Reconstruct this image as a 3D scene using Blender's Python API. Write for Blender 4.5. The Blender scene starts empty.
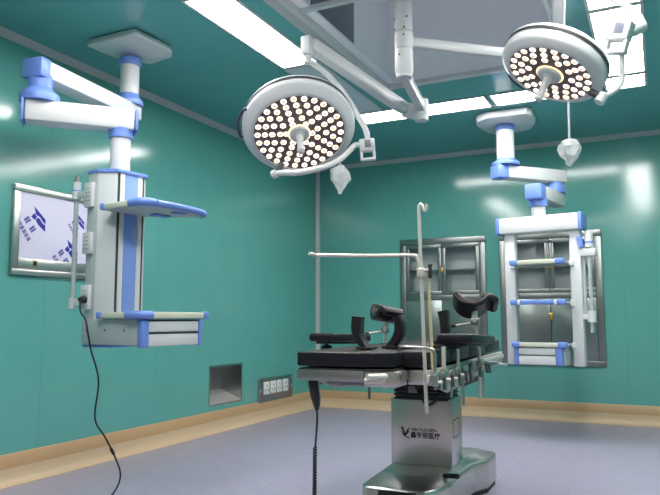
import bpy, bmesh, math, random
from mathutils import Vector, Matrix, Euler
random.seed(7)
PI = math.pi
COL = bpy.context.scene.collection
V = Vector

# ------------------------------------------------------------------ materials
def mat(name, base=(.8, .8, .8), rough=.5, metal=0., spec=.5, emit=None, estr=0., coat=0.):
    m = bpy.data.materials.new(name); m.use_nodes = True
    b = m.node_tree.nodes['Principled BSDF']
    b.inputs['Base Color'].default_value = (*base, 1)
    b.inputs['Roughness'].default_value = rough
    b.inputs['Metallic'].default_value = metal
    b.inputs['Specular IOR Level'].default_value = spec
    if coat: b.inputs['Coat Weight'].default_value = coat; b.inputs['Coat Roughness'].default_value = .08
    if emit:
        b.inputs['Emission Color'].default_value = (*emit, 1); b.inputs['Emission Strength'].default_value = estr
    return m

def nodes(m): return m.node_tree.nodes, m.node_tree.links, m.node_tree.nodes['Principled BSDF']

def noise_rough(m, lo, hi, scale=(1, 1, 1), nscale=6, bump=0., detail=3):
    """brushed or mottled finish: noise drives roughness and a slight bump"""
    n, l, b = nodes(m)
    tc = n.new('ShaderNodeTexCoord'); mp = n.new('ShaderNodeMapping'); mp.inputs['Scale'].default_value = scale
    nt = n.new('ShaderNodeTexNoise'); nt.inputs['Scale'].default_value = nscale; nt.inputs['Detail'].default_value = detail
    mr = n.new('ShaderNodeMapRange'); mr.inputs['To Min'].default_value = lo; mr.inputs['To Max'].default_value = hi
    l.new(tc.outputs['Object'], mp.inputs['Vector']); l.new(mp.outputs['Vector'], nt.inputs['Vector'])
    l.new(nt.outputs['Fac'], mr.inputs['Value']); l.new(mr.outputs['Result'], b.inputs['Roughness'])
    if bump:
        bp = n.new('ShaderNodeBump'); bp.inputs['Strength'].default_value = bump; bp.inputs['Distance'].default_value = .01
        l.new(nt.outputs['Fac'], bp.inputs['Height']); l.new(bp.outputs['Normal'], b.inputs['Normal'])
    return nt

def seam_lines(m, base, line, axis, period, offset, width):
    """panel joints: a thin line every `period` metres along one axis, with mild panel mottling"""
    n, l, b = nodes(m)
    tc = n.new('ShaderNodeTexCoord'); sp = n.new('ShaderNodeSeparateXYZ'); l.new(tc.outputs['Object'], sp.inputs[0])
    a = n.new('ShaderNodeMath'); a.operation = 'SUBTRACT'; a.inputs[1].default_value = offset - width / 2
    md = n.new('ShaderNodeMath'); md.operation = 'FLOORED_MODULO'; md.inputs[1].default_value = period
    lt = n.new('ShaderNodeMath'); lt.operation = 'LESS_THAN'; lt.inputs[1].default_value = width
    l.new(sp.outputs[axis], a.inputs[0]); l.new(a.outputs[0], md.inputs[0]); l.new(md.outputs[0], lt.inputs[0])
    nt = n.new('ShaderNodeTexNoise'); nt.inputs['Scale'].default_value = 3; nt.inputs['Detail'].default_value = 6
    l.new(tc.outputs['Object'], nt.inputs['Vector'])
    mm = n.new('ShaderNodeMixRGB'); mm.inputs[1].default_value = (*[c * .94 for c in base], 1); mm.inputs[2].default_value = (*[min(1, c * 1.06) for c in base], 1)
    l.new(nt.outputs['Fac'], mm.inputs[0])
    mx = n.new('ShaderNodeMixRGB'); mx.inputs[2].default_value = (*line, 1)
    l.new(lt.outputs[0], mx.inputs[0]); l.new(mm.outputs[0], mx.inputs[1]); l.new(mx.outputs[0], b.inputs['Base Color'])

TEAL = (.118, .39, .345)
M = {}
def wall_mat(name, axis, offset):
    m = mat(name, TEAL, .18, spec=.6)
    noise_rough(m, .10, .15, nscale=1.3, bump=.03, detail=1)
    seam_lines(m, TEAL, (.095, .345, .305), axis, 1.19, offset, .006)
    return m
M['wall_side'] = wall_mat('teal enamel wall panel, side', 1, -4.205)
M['wall_end'] = wall_mat('teal enamel wall panel, end', 0, 2.365)
M['ceiling'] = mat('teal enamel ceiling panel', (.12, .38, .37), .3, spec=.6)
noise_rough(M['ceiling'], .12, .2, nscale=1.5, bump=.02, detail=1)
seam_lines(M['ceiling'], (.12, .38, .37), (.09, .31, .30), 0, 1.19, .18, .004)
FLOORC = (.36, .335, .44)
M['floor'] = mat('blue grey vinyl floor', FLOORC, .34, spec=.45)
noise_rough(M['floor'], .28, .42, nscale=7, bump=.04)
def speckle_floor():
    n, l, b = nodes(M['floor'])
    seam_lines(M['floor'], FLOORC, (.43, .41, .51), 0, 2.0, 2.83, .005)
    src = b.inputs['Base Color'].links[0].from_socket
    tc = n.new('ShaderNodeTexCoord'); nt = n.new('ShaderNodeTexNoise'); nt.inputs['Scale'].default_value = 55; nt.inputs['Detail'].default_value = 4
    l.new(tc.outputs['Object'], nt.inputs['Vector'])
    mr = n.new('ShaderNodeMapRange'); mr.inputs['From Min'].default_value = .3; mr.inputs['From Max'].default_value = .7; mr.inputs['To Min'].default_value = .82; mr.inputs['To Max'].default_value = 1.12
    l.new(nt.outputs['Fac'], mr.inputs['Value'])
    mx = n.new('ShaderNodeVectorMath'); mx.operation = 'SCALE'
    l.new(src, mx.inputs[0]); l.new(mr.outputs['Result'], mx.inputs['Scale']); l.new(mx.outputs[0], b.inputs['Base Color'])
speckle_floor()
M['trim'] = mat('pale grey aluminium trim', (.42, .45, .45), .4, spec=.5)
M['base_top'] = mat('ochre vinyl skirting', (.54, .345, .18), .4)
M['base_cove'] = mat('pale tan vinyl cove', (.66, .49, .31), .4)
M['white'] = mat('white enamel', (.64, .65, .65), .32, spec=.5)
M['offwhite'] = mat('off white enamel', (.60, .61, .61), .3)
M['lampwhite'] = mat('pale grey lamp enamel', (.60, .61, .62), .3)
M['palegrey'] = mat('pale grey anodised column', (.42, .47, .47), .4)
M['midgrey'] = mat('light grey column side', (.56, .60, .60), .4)
M['blue'] = mat('cornflower blue plastic', (.15, .26, .66), .35)
M['bluepanel'] = mat('soft blue column panel', (.20, .31, .70), .4)
M['cream'] = mat('cream rail', (.60, .62, .50), .4)
M['groove'] = mat('dark rubber groove', (.035, .04, .045), .6)
M['steel'] = mat('brushed stainless steel', (.60, .585, .56), .3, metal=1)
M['mirror_steel'] = mat('polished stainless steel', (.50, .51, .50), .16, metal=1)
noise_rough(M['mirror_steel'], .12, .22, scale=(2, 2, 2), nscale=3)
M['cab_steel'] = mat('satin cabinet steel', (.27, .29, .28), .36, metal=1)
M['cab_door'] = mat('satin cabinet door steel', (.27, .31, .295), .3, metal=1)
M['niche_floor'] = mat('rolled steel lightened as if lit', (.70, .69, .66), .5, metal=.6)  # niche floor only: paler than the liner, its lit look put into the colour
M['dull_steel'] = mat('dull stainless steel', (.38, .39, .38), .36, metal=1)
M['chrome'] = mat('chrome rod', (.70, .665, .60), .36, metal=.4)
M['plate'] = mat('satin side plate', (.58, .565, .53), .4, metal=.35)
M['darksteel'] = mat('dark clamp steel', (.17, .17, .17), .35, metal=1)
M['black'] = mat('black rubber', (.012, .012, .014), .5)
M['leather'] = mat('black vinyl upholstery', (.010, .010, .014), .45, spec=.28)
noise_rough(M['leather'], .34, .5, nscale=40, bump=.03)
M['pad'] = mat('charcoal moulded foam', (.016, .014, .018), .36, spec=.35)
noise_rough(M['pad'], .28, .44, nscale=20, bump=.03)
M['sign'] = mat('printed black lettering', (.01, .01, .015), .5)
M['panel_light'] = mat('lit opal diffuser', (.8, .8, .8), .5, emit=(1, .975, .96), estr=26)
M['panel_off'] = mat('unlit opal diffuser', (.62, .68, .72), .35)
M['filmwhite'] = mat('lilac white protective film', (.72, .70, .86), .3)
M['filmblue'] = mat('blue film print', (.015, .02, .34), .4)
M['navy'] = mat('navy plastic handle', (.03, .04, .10), .4)
M['lampface'] = mat('mauve brown lamp reflector plate', (.13, .085, .085), .4)
M['ledwhite'] = mat('white led lens', (.9, .9, .9), .2, emit=(1, .93, .84), estr=1.5)
M['ledwarm'] = mat('warm led lens', (.9, .9, .9), .2, emit=(1, .84, .62), estr=1.4)
M['ledcore'] = mat('amber led core', (.7, .5, .3), .3, emit=(1, .62, .40), estr=.62)
M['ledglow'] = mat('warm inner light ring', (.9, .8, .6), .3, emit=(1, .78, .42), estr=1.3)
M['screen'] = mat('grey lcd', (.16, .17, .22), .2)
M['plenum'] = mat('pale grey plenum sheet', (.93, .92, .95), .3, spec=.6)
M['filter'] = mat('dark grey filter panel', (.13, .16, .19), .4)
M['goldrod'] = mat('straw coloured rod', (.74, .60, .36), .4, metal=.4)
M['frontwall'] = mat('warm grey end wall panel', (.30, .285, .27), .3)
M['brass'] = mat('brass latch', (.55, .40, .12), .3, metal=1)
M['cabinside'] = mat('pale cabinet interior', (.93, .94, .95), .4)
M['socketwhite'] = mat('white socket plastic', (.80, .80, .78), .35)
M['boot'] = mat('grey service box', (.22, .23, .24), .45)

def glass_mat():
    m = bpy.data.materials.new('clear cabinet glass'); m.use_nodes = True
    n, l = m.node_tree.nodes, m.node_tree.links
    n.remove(n['Principled BSDF']); out = n['Material Output']
    t = n.new('ShaderNodeBsdfTransparent'); t.inputs[0].default_value = (.96, .985, .98, 1)
    g = n.new('ShaderNodeBsdfGlossy'); g.inputs['Roughness'].default_value = .04
    lw = n.new('ShaderNodeFresnel'); lw.inputs[0].default_value = 1.55
    mx = n.new('ShaderNodeMixShader'); l.new(lw.outputs[0], mx.inputs[0]); l.new(t.outputs[0], mx.inputs[1]); l.new(g.outputs[0], mx.inputs[2])
    l.new(mx.outputs[0], out.inputs[0]); return m
M['glass'] = glass_mat()
def bag_mat():
    m = bpy.data.materials.new('crumpled clear plastic'); m.use_nodes = True
    n, l = m.node_tree.nodes, m.node_tree.links
    b = n['Principled BSDF']; b.inputs['Base Color'].default_value = (.80, .83, .82, 1); b.inputs['Roughness'].default_value = .12
    t = n.new('ShaderNodeBsdfTransparent'); mx = n.new('ShaderNodeMixShader'); mx.inputs[0].default_value = .62
    l.new(t.outputs[0], mx.inputs[1]); l.new(b.outputs[0], mx.inputs[2]); l.new(mx.outputs[0], n['Material Output'].inputs[0]); return m
M['bag'] = bag_mat()

# ------------------------------------------------------------------ mesh builder
class MB:
    def __init__(s): s.bm = bmesh.new(); s.mats = []
    def mi(s, m):
        if m not in s.mats: s.mats.append(m)
        return s.mats.index(m)
    def _fin(s, geom_verts, m):
        i = s.mi(m)
        for f in {f for v in geom_verts for f in v.link_faces}: f.material_index = i
    def box(s, c, size, m, bev=0., rot=None, seg=2):
        mx = Matrix.Translation(V(c)) @ (rot.to_matrix().to_4x4() if isinstance(rot, Euler) else (rot.to_4x4() if rot is not None else Matrix())) @ Matrix.Diagonal((*size, 1))
        t = bmesh.new(); bmesh.ops.create_cube(t, size=1, matrix=mx)
        if bev: bmesh.ops.bevel(t, geom=t.edges[:], offset=bev, segments=seg, profile=.5, affect='EDGES')
        s._merge(t, m); return s
    def _merge(s, t, m):
        i = s.mi(m); vm = {}
        for v in t.verts: vm[v] = s.bm.verts.new(v.co)
        for f in t.faces:
            try: nf = s.bm.faces.new([vm[v] for v in f.verts]); nf.material_index = i
            except ValueError: pass
        t.free()
    def span(s, a, b, m, bev=0.):
        a, b = V(a), V(b); return s.box((a + b) / 2, [abs(x) for x in (b - a)], m, bev)
    def bar(s, a, b, w, h, m, bev=0., up=(0, 0, 1)):
        """rectangular bar from a to b; w across, h along up"""
        a, b = V(a), V(b); d = (b - a); L = d.length; d.normalize()
        x = d.cross(V(up)).normalized(); z = x.cross(d)
        R = Matrix((x, d, z)).transposed()
        return s.box((a + b) / 2, (w, L, h), m, bev, R)
    def tube(s, pts, r, m, n=12, cap=True, smooth=0):
        pts = [V(p) for p in pts]
        if smooth: pts = catmull(pts, smooth)
        rs = r if isinstance(r, (list, tuple)) else [r] * len(pts)
        if len(rs) != len(pts): rs = [rs[0]] * len(pts)
        i = s.mi(m); rings = []; prev = None
        for k, p in enumerate(pts):
            d = (pts[min(k + 1, len(pts) - 1)] - pts[max(k - 1, 0)]).normalized()
            if prev is None: x = d.orthogonal().normalized()
            else: x = (prev - d * prev.dot(d)); x = x.normalized() if x.length > 1e-6 else d.orthogonal().normalized()
            prev = x; y = d.cross(x)
            rings.append([s.bm.verts.new(p + (x * math.cos(2 * PI * j / n) + y * math.sin(2 * PI * j / n)) * rs[k]) for j in range(n)])
        for a, b in zip(rings, rings[1:]):
            for j in range(n):
                f = s.bm.faces.new((a[j], a[(j + 1) % n], b[(j + 1) % n], b[j])); f.material_index = i
        if cap:
            f = s.bm.faces.new(rings[0][::-1]); f.material_index = i
            f = s.bm.faces.new(rings[-1]); f.material_index = i
        return s
    def lathe(s, prof, m, n=32, mx=None):
        mx = mx or Matrix(); i = s.mi(m); rings = []
        for r, z in prof:
            if r < 1e-6: rings.append([s.bm.verts.new(mx @ V((0, 0, z)))])
            else: rings.append([s.bm.verts.new(mx @ V((r * math.cos(2 * PI * j / n), r * math.sin(2 * PI * j / n), z))) for j in range(n)])
        for a, b in zip(rings, rings[1:]):
            for j in range(n):
                k = (j + 1) % n
                if len(a) == 1 and len(b) == 1: continue
                if len(a) == 1: q = (a[0], b[j], b[k])
                elif len(b) == 1: q = (a[j], a[k], b[0])
                else: q = (a[j], a[k], b[k], b[j])
                f = s.bm.faces.new(q); f.material_index = i
        return s
    def prism(s, poly, z0, z1, m, bev=0., mx=None, top_inset=0.):
        mx = mx or Matrix(); t = bmesh.new()
        bot = [t.verts.new(V((x, y, z0))) for x, y in poly]
        cx = sum(p[0] for p in poly) / len(poly); cy = sum(p[1] for p in poly) / len(poly)
        k = 1 - top_inset
        top = [t.verts.new(V((cx + (x - cx) * k, cy + (y - cy) * k, z1))) for x, y in poly]
        t.faces.new(bot[::-1]); t.faces.new(top); N = len(poly)
        for j in range(N): t.faces.new((bot[j], bot[(j + 1) % N], top[(j + 1) % N], top[j]))
        bmesh.ops.recalc_face_normals(t, faces=t.faces[:])
        if bev: bmesh.ops.bevel(t, geom=t.edges[:], offset=bev, segments=3, profile=.5, affect='EDGES')
        bmesh.ops.transform(t, matrix=mx, verts=t.verts[:])
        s._merge(t, m); return s
    def flat(s, pts, m):
        f = s.bm.faces.new([s.bm.verts.new(V(p)) for p in pts]); f.material_index = s.mi(m); return s
    def sheet(s, fn, nu, nv, m, closed=False):
        i = s.mi(m); g = [[s.bm.verts.new(fn(a / nu, b / nv)) for b in range(nv + 1)] for a in range(nu + 1)]
        for a in range(nu):
            for b in range(nv):
                f = s.bm.faces.new((g[a][b], g[a + 1][b], g[a + 1][b + 1], g[a][b + 1])); f.material_index = i
        return s
    def build(s, name, parent=None, solid=0., sub=0, angle=40):
        me = bpy.data.meshes.new(name)
        bmesh.ops.recalc_face_normals(s.bm, faces=s.bm.faces[:])
        s.bm.to_mesh(me); s.bm.free()
        for m in s.mats: me.materials.append(m)
        for p in me.polygons: p.use_smooth = True
        me.set_sharp_from_angle(angle=math.radians(angle))
        o = bpy.data.objects.new(name, me); COL.objects.link(o)
        if parent is not None: o.parent = parent
        if solid: md = o.modifiers.new('Solidify', 'SOLIDIFY'); md.thickness = solid; md.offset = 0
        if sub: md = o.modifiers.new('Subsurf', 'SUBSURF'); md.levels = sub; md.render_levels = sub
        return o

def catmull(p, n):
    out = []; q = [p[0] * 2 - p[1]] + p + [p[-1] * 2 - p[-2]]
    for i in range(1, len(q) - 2):
        for k in range(n):
            t = k / n; a, b, c, d = q[i - 1], q[i], q[i + 1], q[i + 2]
            out.append(.5 * ((2 * b) + (c - a) * t + (2 * a - 5 * b + 4 * c - d) * t * t + (3 * b - a - 3 * c + d) * t ** 3))
    return out + [p[-1]]

def thing(name, label, cat, loc=(0, 0, 0), rz=0., group=None):
    o = bpy.data.objects.new(name, None); COL.objects.link(o); o.location = loc; o.rotation_euler = (0, 0, rz)
    o.empty_display_size = .1
    return tag(o, label, cat, group)
def tag(o, label, cat, group=None):
    o['label'] = label; o['category'] = cat
    if group: o['group'] = group
    return o
def struct(o): o['kind'] = 'structure'; return o
def frame_to(n, up=(0, 0, 1)):
    """rotation whose local Z is n"""
    z = V(n).normalized(); x = V(up).cross(z).normalized(); y = z.cross(x)
    return Matrix((x, y, z)).transposed()

def text_part(body, size, m, parent, mx, name, bold=0., sx=1.):
    cu = bpy.data.curves.new(name, 'FONT'); cu.body = body; cu.size = size; cu.align_x = 'LEFT'; cu.align_y = 'BOTTOM_BASELINE'
    cu.extrude = .0006
    t = bpy.data.objects.new('tmp', cu); COL.objects.link(t)
    me = bpy.data.meshes.new_from_object(t.evaluated_get(bpy.context.evaluated_depsgraph_get()))
    bpy.data.objects.remove(t); bpy.data.curves.remove(cu)
    if bold:                      # heavier weight: the outline repeated a hair's breadth apart
        bm = bmesh.new()
        for dx, dy in ((0, 0), (bold, 0), (bold / 2, bold / 2), (bold / 2, -bold / 2)):
            c = me.copy(); c.transform(Matrix.Translation((dx, dy, 0))); bm.from_mesh(c); bpy.data.meshes.remove(c)
        bm.to_mesh(me); bm.free()
    me.transform(mx @ Matrix.Diagonal((sx, 1, 1, 1))); me.name = name; me.materials.clear(); me.materials.append(m)
    o = bpy.data.objects.new(name, me); COL.objects.link(o); o.parent = parent; return o

# ------------------------------------------------------------------ the room  (corner of left and back wall at the origin)
RX, RY, RH = 5.22, -8.15, 3.0
def grid_slab(name, us, vs, holes, put, m):
    """slab split at us / vs, leaving out the cells inside a hole"""
    b = MB()
    for i in range(len(us) - 1):
        for j in range(len(vs) - 1):
            cu, cv = (us[i] + us[i + 1]) / 2, (vs[j] + vs[j + 1]) / 2
            if any(h[0] < cu < h[1] and h[2] < cv < h[3] for h in holes): continue
            b.span(*put(us[i], us[i + 1], vs[j], vs[j + 1]), m)
    return struct(b.build(name))
CAB = [(1.13, 2.125), (2.305, 3.345)]; CZ0, CZ1 = .572, 1.997
grid_slab('wall_back', [-.1, 1.13, 2.125, 2.305, 3.345, RX + .1], [0, CZ0, CZ1, RH], [(a, b, CZ0, CZ1) for a, b in CAB],
          lambda a, b, c, d: ((a, 0, c), (b, .1, d)), M['wall_end'])
NI = (-2.245, -1.705, .262, .618)
grid_slab('wall_left', [RY - .1, NI[0], NI[1], 0], [0, NI[2], NI[3], RH], [NI],
          lambda a, b, c, d: ((-.1, a, c), (0, b, d)), M['wall_side'])
struct(MB().span((RX, RY, 0), (RX + .1, 0, RH), M['wall_side']).build('wall_right'))
struct(MB().span((-.1, RY - .1, 0), (RX + .1, RY, RH), M['frontwall']).build('wall_front'))
struct(MB().span((-.1, RY - .1, -.1), (RX + .1, .1, 0), M['floor']).build('floor'))
PX0, PX1, PY0, PY1 = 1.92, 3.33, -5.5, -2.46
grid_slab('ceiling', [-.1, PX0 - .025, PX1 + .025, RX + .1], [RY - .1, PY0 - .025, PY1 + .025, .1], [(PX0 - .025, PX1 + .025, PY0 - .025, PY1 + .025)],
          lambda a, b, c, d: ((a, c, RH), (b, d, RH + .06)), M['ceiling'])
# coves, corner posts, skirtings
def cove_poly(): return [(0, 0), (.045, 0), (.03, -.012), (.012, -.03), (0, -.045)]
def run(name, a, b, poly, m, zbase):
    """extrude a profile (out from the wall, up) from a to b along the floor plan; wall lies on the left hand side"""
    a, b = V((*a, 0)), V((*b, 0)); d = (b - a).normalized(); out = V((d.y, -d.x, 0)); t = MB(); i = t.mi(m)
    r0 = [t.bm.verts.new(a + out * x + V((0, 0, zbase + z))) for x, z in poly]; r1 = [t.bm.verts.new(b + out * x + V((0, 0, zbase + z))) for x, z in poly]
    N = len(poly)
    for j in range(N): t.bm.faces.new((r0[j], r0[(j + 1) % N], r1[(j + 1) % N], r1[j]))
    t.bm.faces.new(r0[::-1]); t.bm.faces.new(r1)
    return t, i
sides = {'left': ((0, RY), (0, 0)), 'back': ((0, 0), (RX, 0)), 'right': ((RX, 0), (RX, RY)), 'front': ((RX, RY), (0, RY))}
for k, (nm, (a, b)) in enumerate(sides.items()):
    t, _ = run('trim', a, b, cove_poly(), M['trim'], RH); struct(t.build('trim_%d' % (k + 1)))
    t, _ = run('baseboard', a, b, [(0, .108), (.014, .108), (.014, .192), (.008, .2), (0, .2)], M['base_top'], 0)
    t2, _ = run('baseboard', a, b, [(0, 0), (.06, 0), (.06, .004), (.036, .016), (.022, .04), (.016, .075), (.016, .108), (0, .108)], M['base_cove'], 0)
    me = bpy.data.meshes.new('x'); t2.bm.to_mesh(me); t2.bm.free(); n0 = len(t.bm.faces); t.bm.from_mesh(me); t.mi(M['base_cove'])
    t.bm.faces.ensure_lookup_table()
    for f in t.bm.faces[n0:]: f.material_index = 1
    struct(t.build('baseboard_' + nm))
struct(MB().prism([(0, 0), (.042, 0), (.034, -.02), (.02, -.034), (0, -.042)], .2, RH - .04, M['trim']).build('trim_5'))

# ------------------------------------------------------------------ laminar air supply recess in the ceiling
t = thing('air_supply_recess', 'pale grey sheet metal air supply recess in the ceiling around the lamp pole', 'ceiling vent', ((PX0 + PX1) / 2, (PY0 + PY1) / 2, RH))
o0 = V(t.location)
def L(p): return V(p) - o0
TOP = 3.75
b = MB()
for p, q in [((PX0 - .02, PY0, RH), (PX0, PY1, TOP)), ((PX1, PY0, RH), (PX1 + .02, PY1, TOP)), ((PX0 - .02, PY1, RH), (PX1 + .02, PY1 + .02, TOP)), ((PX0 - .02, PY0 - .02, RH), (PX1 + .02, PY0, TOP)), ((PX0 - .02, PY0, TOP), (PX1 + .02, PY1, TOP + .02))]:
    b.span(L(p), L(q), M['plenum'])
b.build('housing', t)
b = MB()
for x0, x1, y0, y1 in [(PX0 - .12, PX0 - .035, PY0 - .1, PY1 + .06), (PX1 + .02, PX1 + .06, PY0 - .1, PY1 + .06), (PX0 - .035, PX1 + .02, PY1 + .02, PY1 + .06), (PX0 - .035, PX1 + .02, PY0 - .1, PY0 - .02)]:
    b.span(L((x0, y0, RH - .012)), L((x1, y1, RH + .0)), M['trim'], .003)
b.build('outer_frame', t)
b = MB()
for x0, x1, y0, y1 in [(PX0 - .035, PX0 + .01, PY0, PY1), (PX1 - .01, PX1 + .02, PY0, PY1), (PX0, PX1, PY1 - .03, PY1 + .02), (PX0, PX1, PY0 - .02, PY0 + .03)]:
    b.span(L((x0, y0, RH - .02)), L((x1, y1, RH + .012)), M['offwhite'], .003)
b.build('inner_frame', t)
MB().span(L((PX0 + .01, PY0 + .03, RH + .01)), L((PX0 + .075, PY1 - .03, RH + .03)), M['plenum'], .003).build('ledge', t)
MB().span(L((PX0, -3.86, RH + .05)), L((PX0 + .02, -3.2, RH + .62)), M['filter'], .004).build('filter_panel', t)
MB().bar(L((PX0, -4.0, RH + .005)), L((PX1, -4.0, RH + .005)), .04, .03, M['offwhite'], .003).build('crossbar', t)

# ------------------------------------------------------------------ ceiling light panels
def light(x0, x1, y0, y1, label, lit=True):
    c = V(((x0 + x1) / 2, (y0 + y1) / 2, RH)); r = thing('ceiling_light', label, 'ceiling light', c, 0, 'light panels around the air supply recess')
    w, d = x1 - x0, y1 - y0; e = .02; b = MB()
    for p, s in [((-w / 2 + e / 2, 0), (e, d)), ((w / 2 - e / 2, 0), (e, d)), ((0, -d / 2 + e / 2), (w - 2 * e, e)), ((0, d / 2 - e / 2), (w - 2 * e, e))]:
        b.box((*p, -.006), (*s, .012), M['lampwhite'], .002)
    b.build('frame', r)
    MB().box((0, 0, -.004), (w - 2 * e, d - 2 * e, .006), M['panel_light'] if lit else M['panel_off']).build('diffuser', r)
LX, RXX = (1.345, 1.665), (3.545, 3.87)
light(*LX, -4.46, -3.22, 'long lit light panel left of the air supply recess, above the left surgical lamp')
light(*LX, -3.20, -1.92, 'unlit grey light panel behind the spring arm of the left surgical lamp', False)
light(1.345, 2.60, -1.90, -1.565, 'lit light panel across the far ceiling, beside the joint of the left lamp arm')
light(2.625, 3.525, -1.90, -1.565, 'lit light panel across the far ceiling above the right pendant mount')
light(*RXX, -1.90, -1.565, 'small square lit light panel at the far right corner of the ring')
light(*RXX, -3.20, -1.925, 'lit light panel right of the recess behind the lamp control box')
light(*RXX, -4.46, -3.22, 'lit light panel at the top right edge, only its far end in view')
# the rest of the ring, towards the camera
light(*LX, -5.72, -4.48, 'lit light panel left of the recess, nearer the camera than the long one in view')
light(*RXX, -5.72, -4.48, 'lit light panel right of the recess, over the near end of the table')
light(1.345, 2.60, -6.40, -6.07, 'lit light panel across the near ceiling, left of the pair')
light(2.625, 3.87, -6.40, -6.07, 'lit light panel across the near ceiling, right of the pair')

# ------------------------------------------------------------------ surgical lights
POLE = V((2.603, -3.99, 0))
t = thing('ceiling_pole', 'thick white ceiling pole carrying both surgical lights', 'lamp pole', (POLE.x, POLE.y, 2.42))
def P(z): return z - 2.42
MB().lathe([(0, P(TOP)), (.052, P(TOP)), (.052, P(2.735)), (0, P(2.735))], M['offwhite']).build('fixed_pole', t)
MB().lathe([(0, P(TOP)), (.12, P(TOP)), (.12, P(TOP - .02)), (0, P(TOP - .02))], M['offwhite']).build('ceiling_flange', t)
b = MB(); b.lathe([(0, P(2.735)), (.054, P(2.735)), (.054, P(2.728)), (0, P(2.728))], M['palegrey'])
b.lathe([(0, P(2.728)), (.053, P(2.726)), (.053, P(2.63)), (0, P(2.63))], M['offwhite']); b.build('upper_hub', t)
b = MB(); b.lathe([(0, P(2.63)), (.05, P(2.63)), (.05, P(2.625)), (.053, P(2.622)), (.053, P(2.5)), (.045, P(2.475)), (0, P(2.465))], M['offwhite']); b.build('lower_hub', t)
for a, z in ((-1.2, 2.745), (-2.4, 2.745), (-1.25, 2.70), (-1.75, 2.585), (-.9, 2.81), (-2.5, 2.81)):
    d = V((math.cos(a), math.sin(a), 0)); MB().tube([d * .052 + V((0, 0, P(z))), d * .0555 + V((0, 0, P(z)))], .006, M['groove'], 8).build('screw', t)

def lamp_head(root, c, n, R, panelR, hubR, rings, thick, handle_ang, spin, proud=.035):
    """lamp head with face centre c and face normal n (in the root's frame)"""
    rot = frame_to(n); mx = Matrix.Translation(V(c) + V(n).normalized() * proud) @ rot.to_4x4(); B = thick + proud; pr = proud
    hb = MB().lathe([(panelR, -.006), (panelR, 0), (panelR + .012, .0), (panelR + .02, -.004), (R * .97, -pr), (R * .99, -pr - .006), (R, -pr - .014), (R, -B), (R * .985, -B - .006), (R * .975, -B - .012), (R * .975, -B - .02), (R, -B - .024),
                     (R * .99, -B - .04), (R * .93, -B - .055), (R * .6, -B - .075), (R * .2, -B - .085), (0, -B - .086)], M['lampwhite'], 64, mx).build('lamp_housing', root)
    MB().lathe([(R + .0015, -B - .008), (R + .003, -B - .012), (R + .003, -B - .02), (R + .0015, -B - .024)], M['groove'], 64, mx).build('seal', hb)
    fp = MB().lathe([(0, -.007), (panelR, -.007), (panelR, -.01), (0, -.01)], M['lampface'], 48, mx).build('reflector_plate', root)
    kinds = []
    for ring, edge in (('ledwhite', 'a'), ('ledwarm', 'b')):
        b = MB(); b.lathe([(.0170, -.005), (.0170, .001), (.014, .004), (.0088, .0045)], M[ring], 14); b.lathe([(.0088, .0045), (.007, .003), (0, .003)], M['ledcore'], 10)
        o = b.build('led_lens'); kinds.append(o)
    first = [True, True]; k = 0
    for rr, cnt in rings:
        for j in range(cnt):
            a = 2 * PI * (j + (k % 2) * .5) / cnt + spin; w = 0 if (j * 7 + k * 3) % 5 < 3 else 1
            o = kinds[w] if first[w] else kinds[w].copy()
            if not first[w]: COL.objects.link(o)
            first[w] = False; o.parent = fp
            o.matrix_local = mx @ Matrix.Translation((rr * math.cos(a), rr * math.sin(a), -.005))
        k += 1
    MB().lathe([(hubR * 1.04, -.007), (hubR * 1.16, -.005), (hubR * 1.16, -.003), (hubR * 1.02, -.003)], M['ledglow'], 40, mx).build('inner_light_ring', fp)
    hd = MB().lathe([(hubR, -.007), (hubR, .006), (hubR * .9, .012), (.028, .014), (.026, .02), (0, .02)], M['lampwhite'], 40, mx).build('hub_cap', root)
    MB().lathe([(.02, .018), (.021, .05), (.017, .06), (.018, .12), (.022, .135), (.021, .15), (.012, .157), (0, .158)], M['offwhite'], 24, mx).build('sterile_handle', root)
    for ha in handle_ang:
        pts = [mx @ V(((R + q) * math.cos(a), (R + q) * math.sin(a), -pr - .018)) for a, q in [(ha - .30, -.008), (ha - .29, .010), (ha - .18, .020), (ha, .024), (ha + .18, .020), (ha + .29, .010), (ha + .30, -.008)]]
        MB().tube(pts, .009, M['navy'], 10, smooth=4).build('side_handle', root)
    return mx

def spring_arm(root, a, b, w, h):
    d = (b - a).normalized()
    MB().bar(a, b, w, h, M['offwhite'], .012).build('spring_arm', root)
    MB().tube([a - d * .015, a + d * .075], w * .54, M['palegrey'], 20).build('collar', root)

def control_box(root, c, rot, name='control_box', k=1.):
    mx = Matrix.Translation(c) @ rot.to_4x4() @ Matrix.Scale(k, 4)
    def B(m, p, s, bev): return m.box(mx @ V(p), V(s) * k, M['lampwhite'], bev * k, rot)
    m = MB(); B(m, (0, 0, .015), (.088, .05, .075), .008); B(m, (-.036, 0, -.045), (.016, .034, .055), .005); B(m, (.036, 0, -.045), (.016, .034, .055), .005); B(m, (0, 0, -.066), (.088, .036, .016), .005)
    cb = m.build(name, root)
    MB().box(mx @ V((.004, -.0255, .02)), V((.036, .003, .042)) * k, M['screen'], .001, rot).build('display', cb)
    m = MB()
    for zz in (.036, .02, .004): m.box(mx @ V((.033, -.0255, zz)), V((.008, .003, .008)) * k, M['palegrey'], .001, rot)
    m.build('button_row', cb)
    return cb

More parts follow.
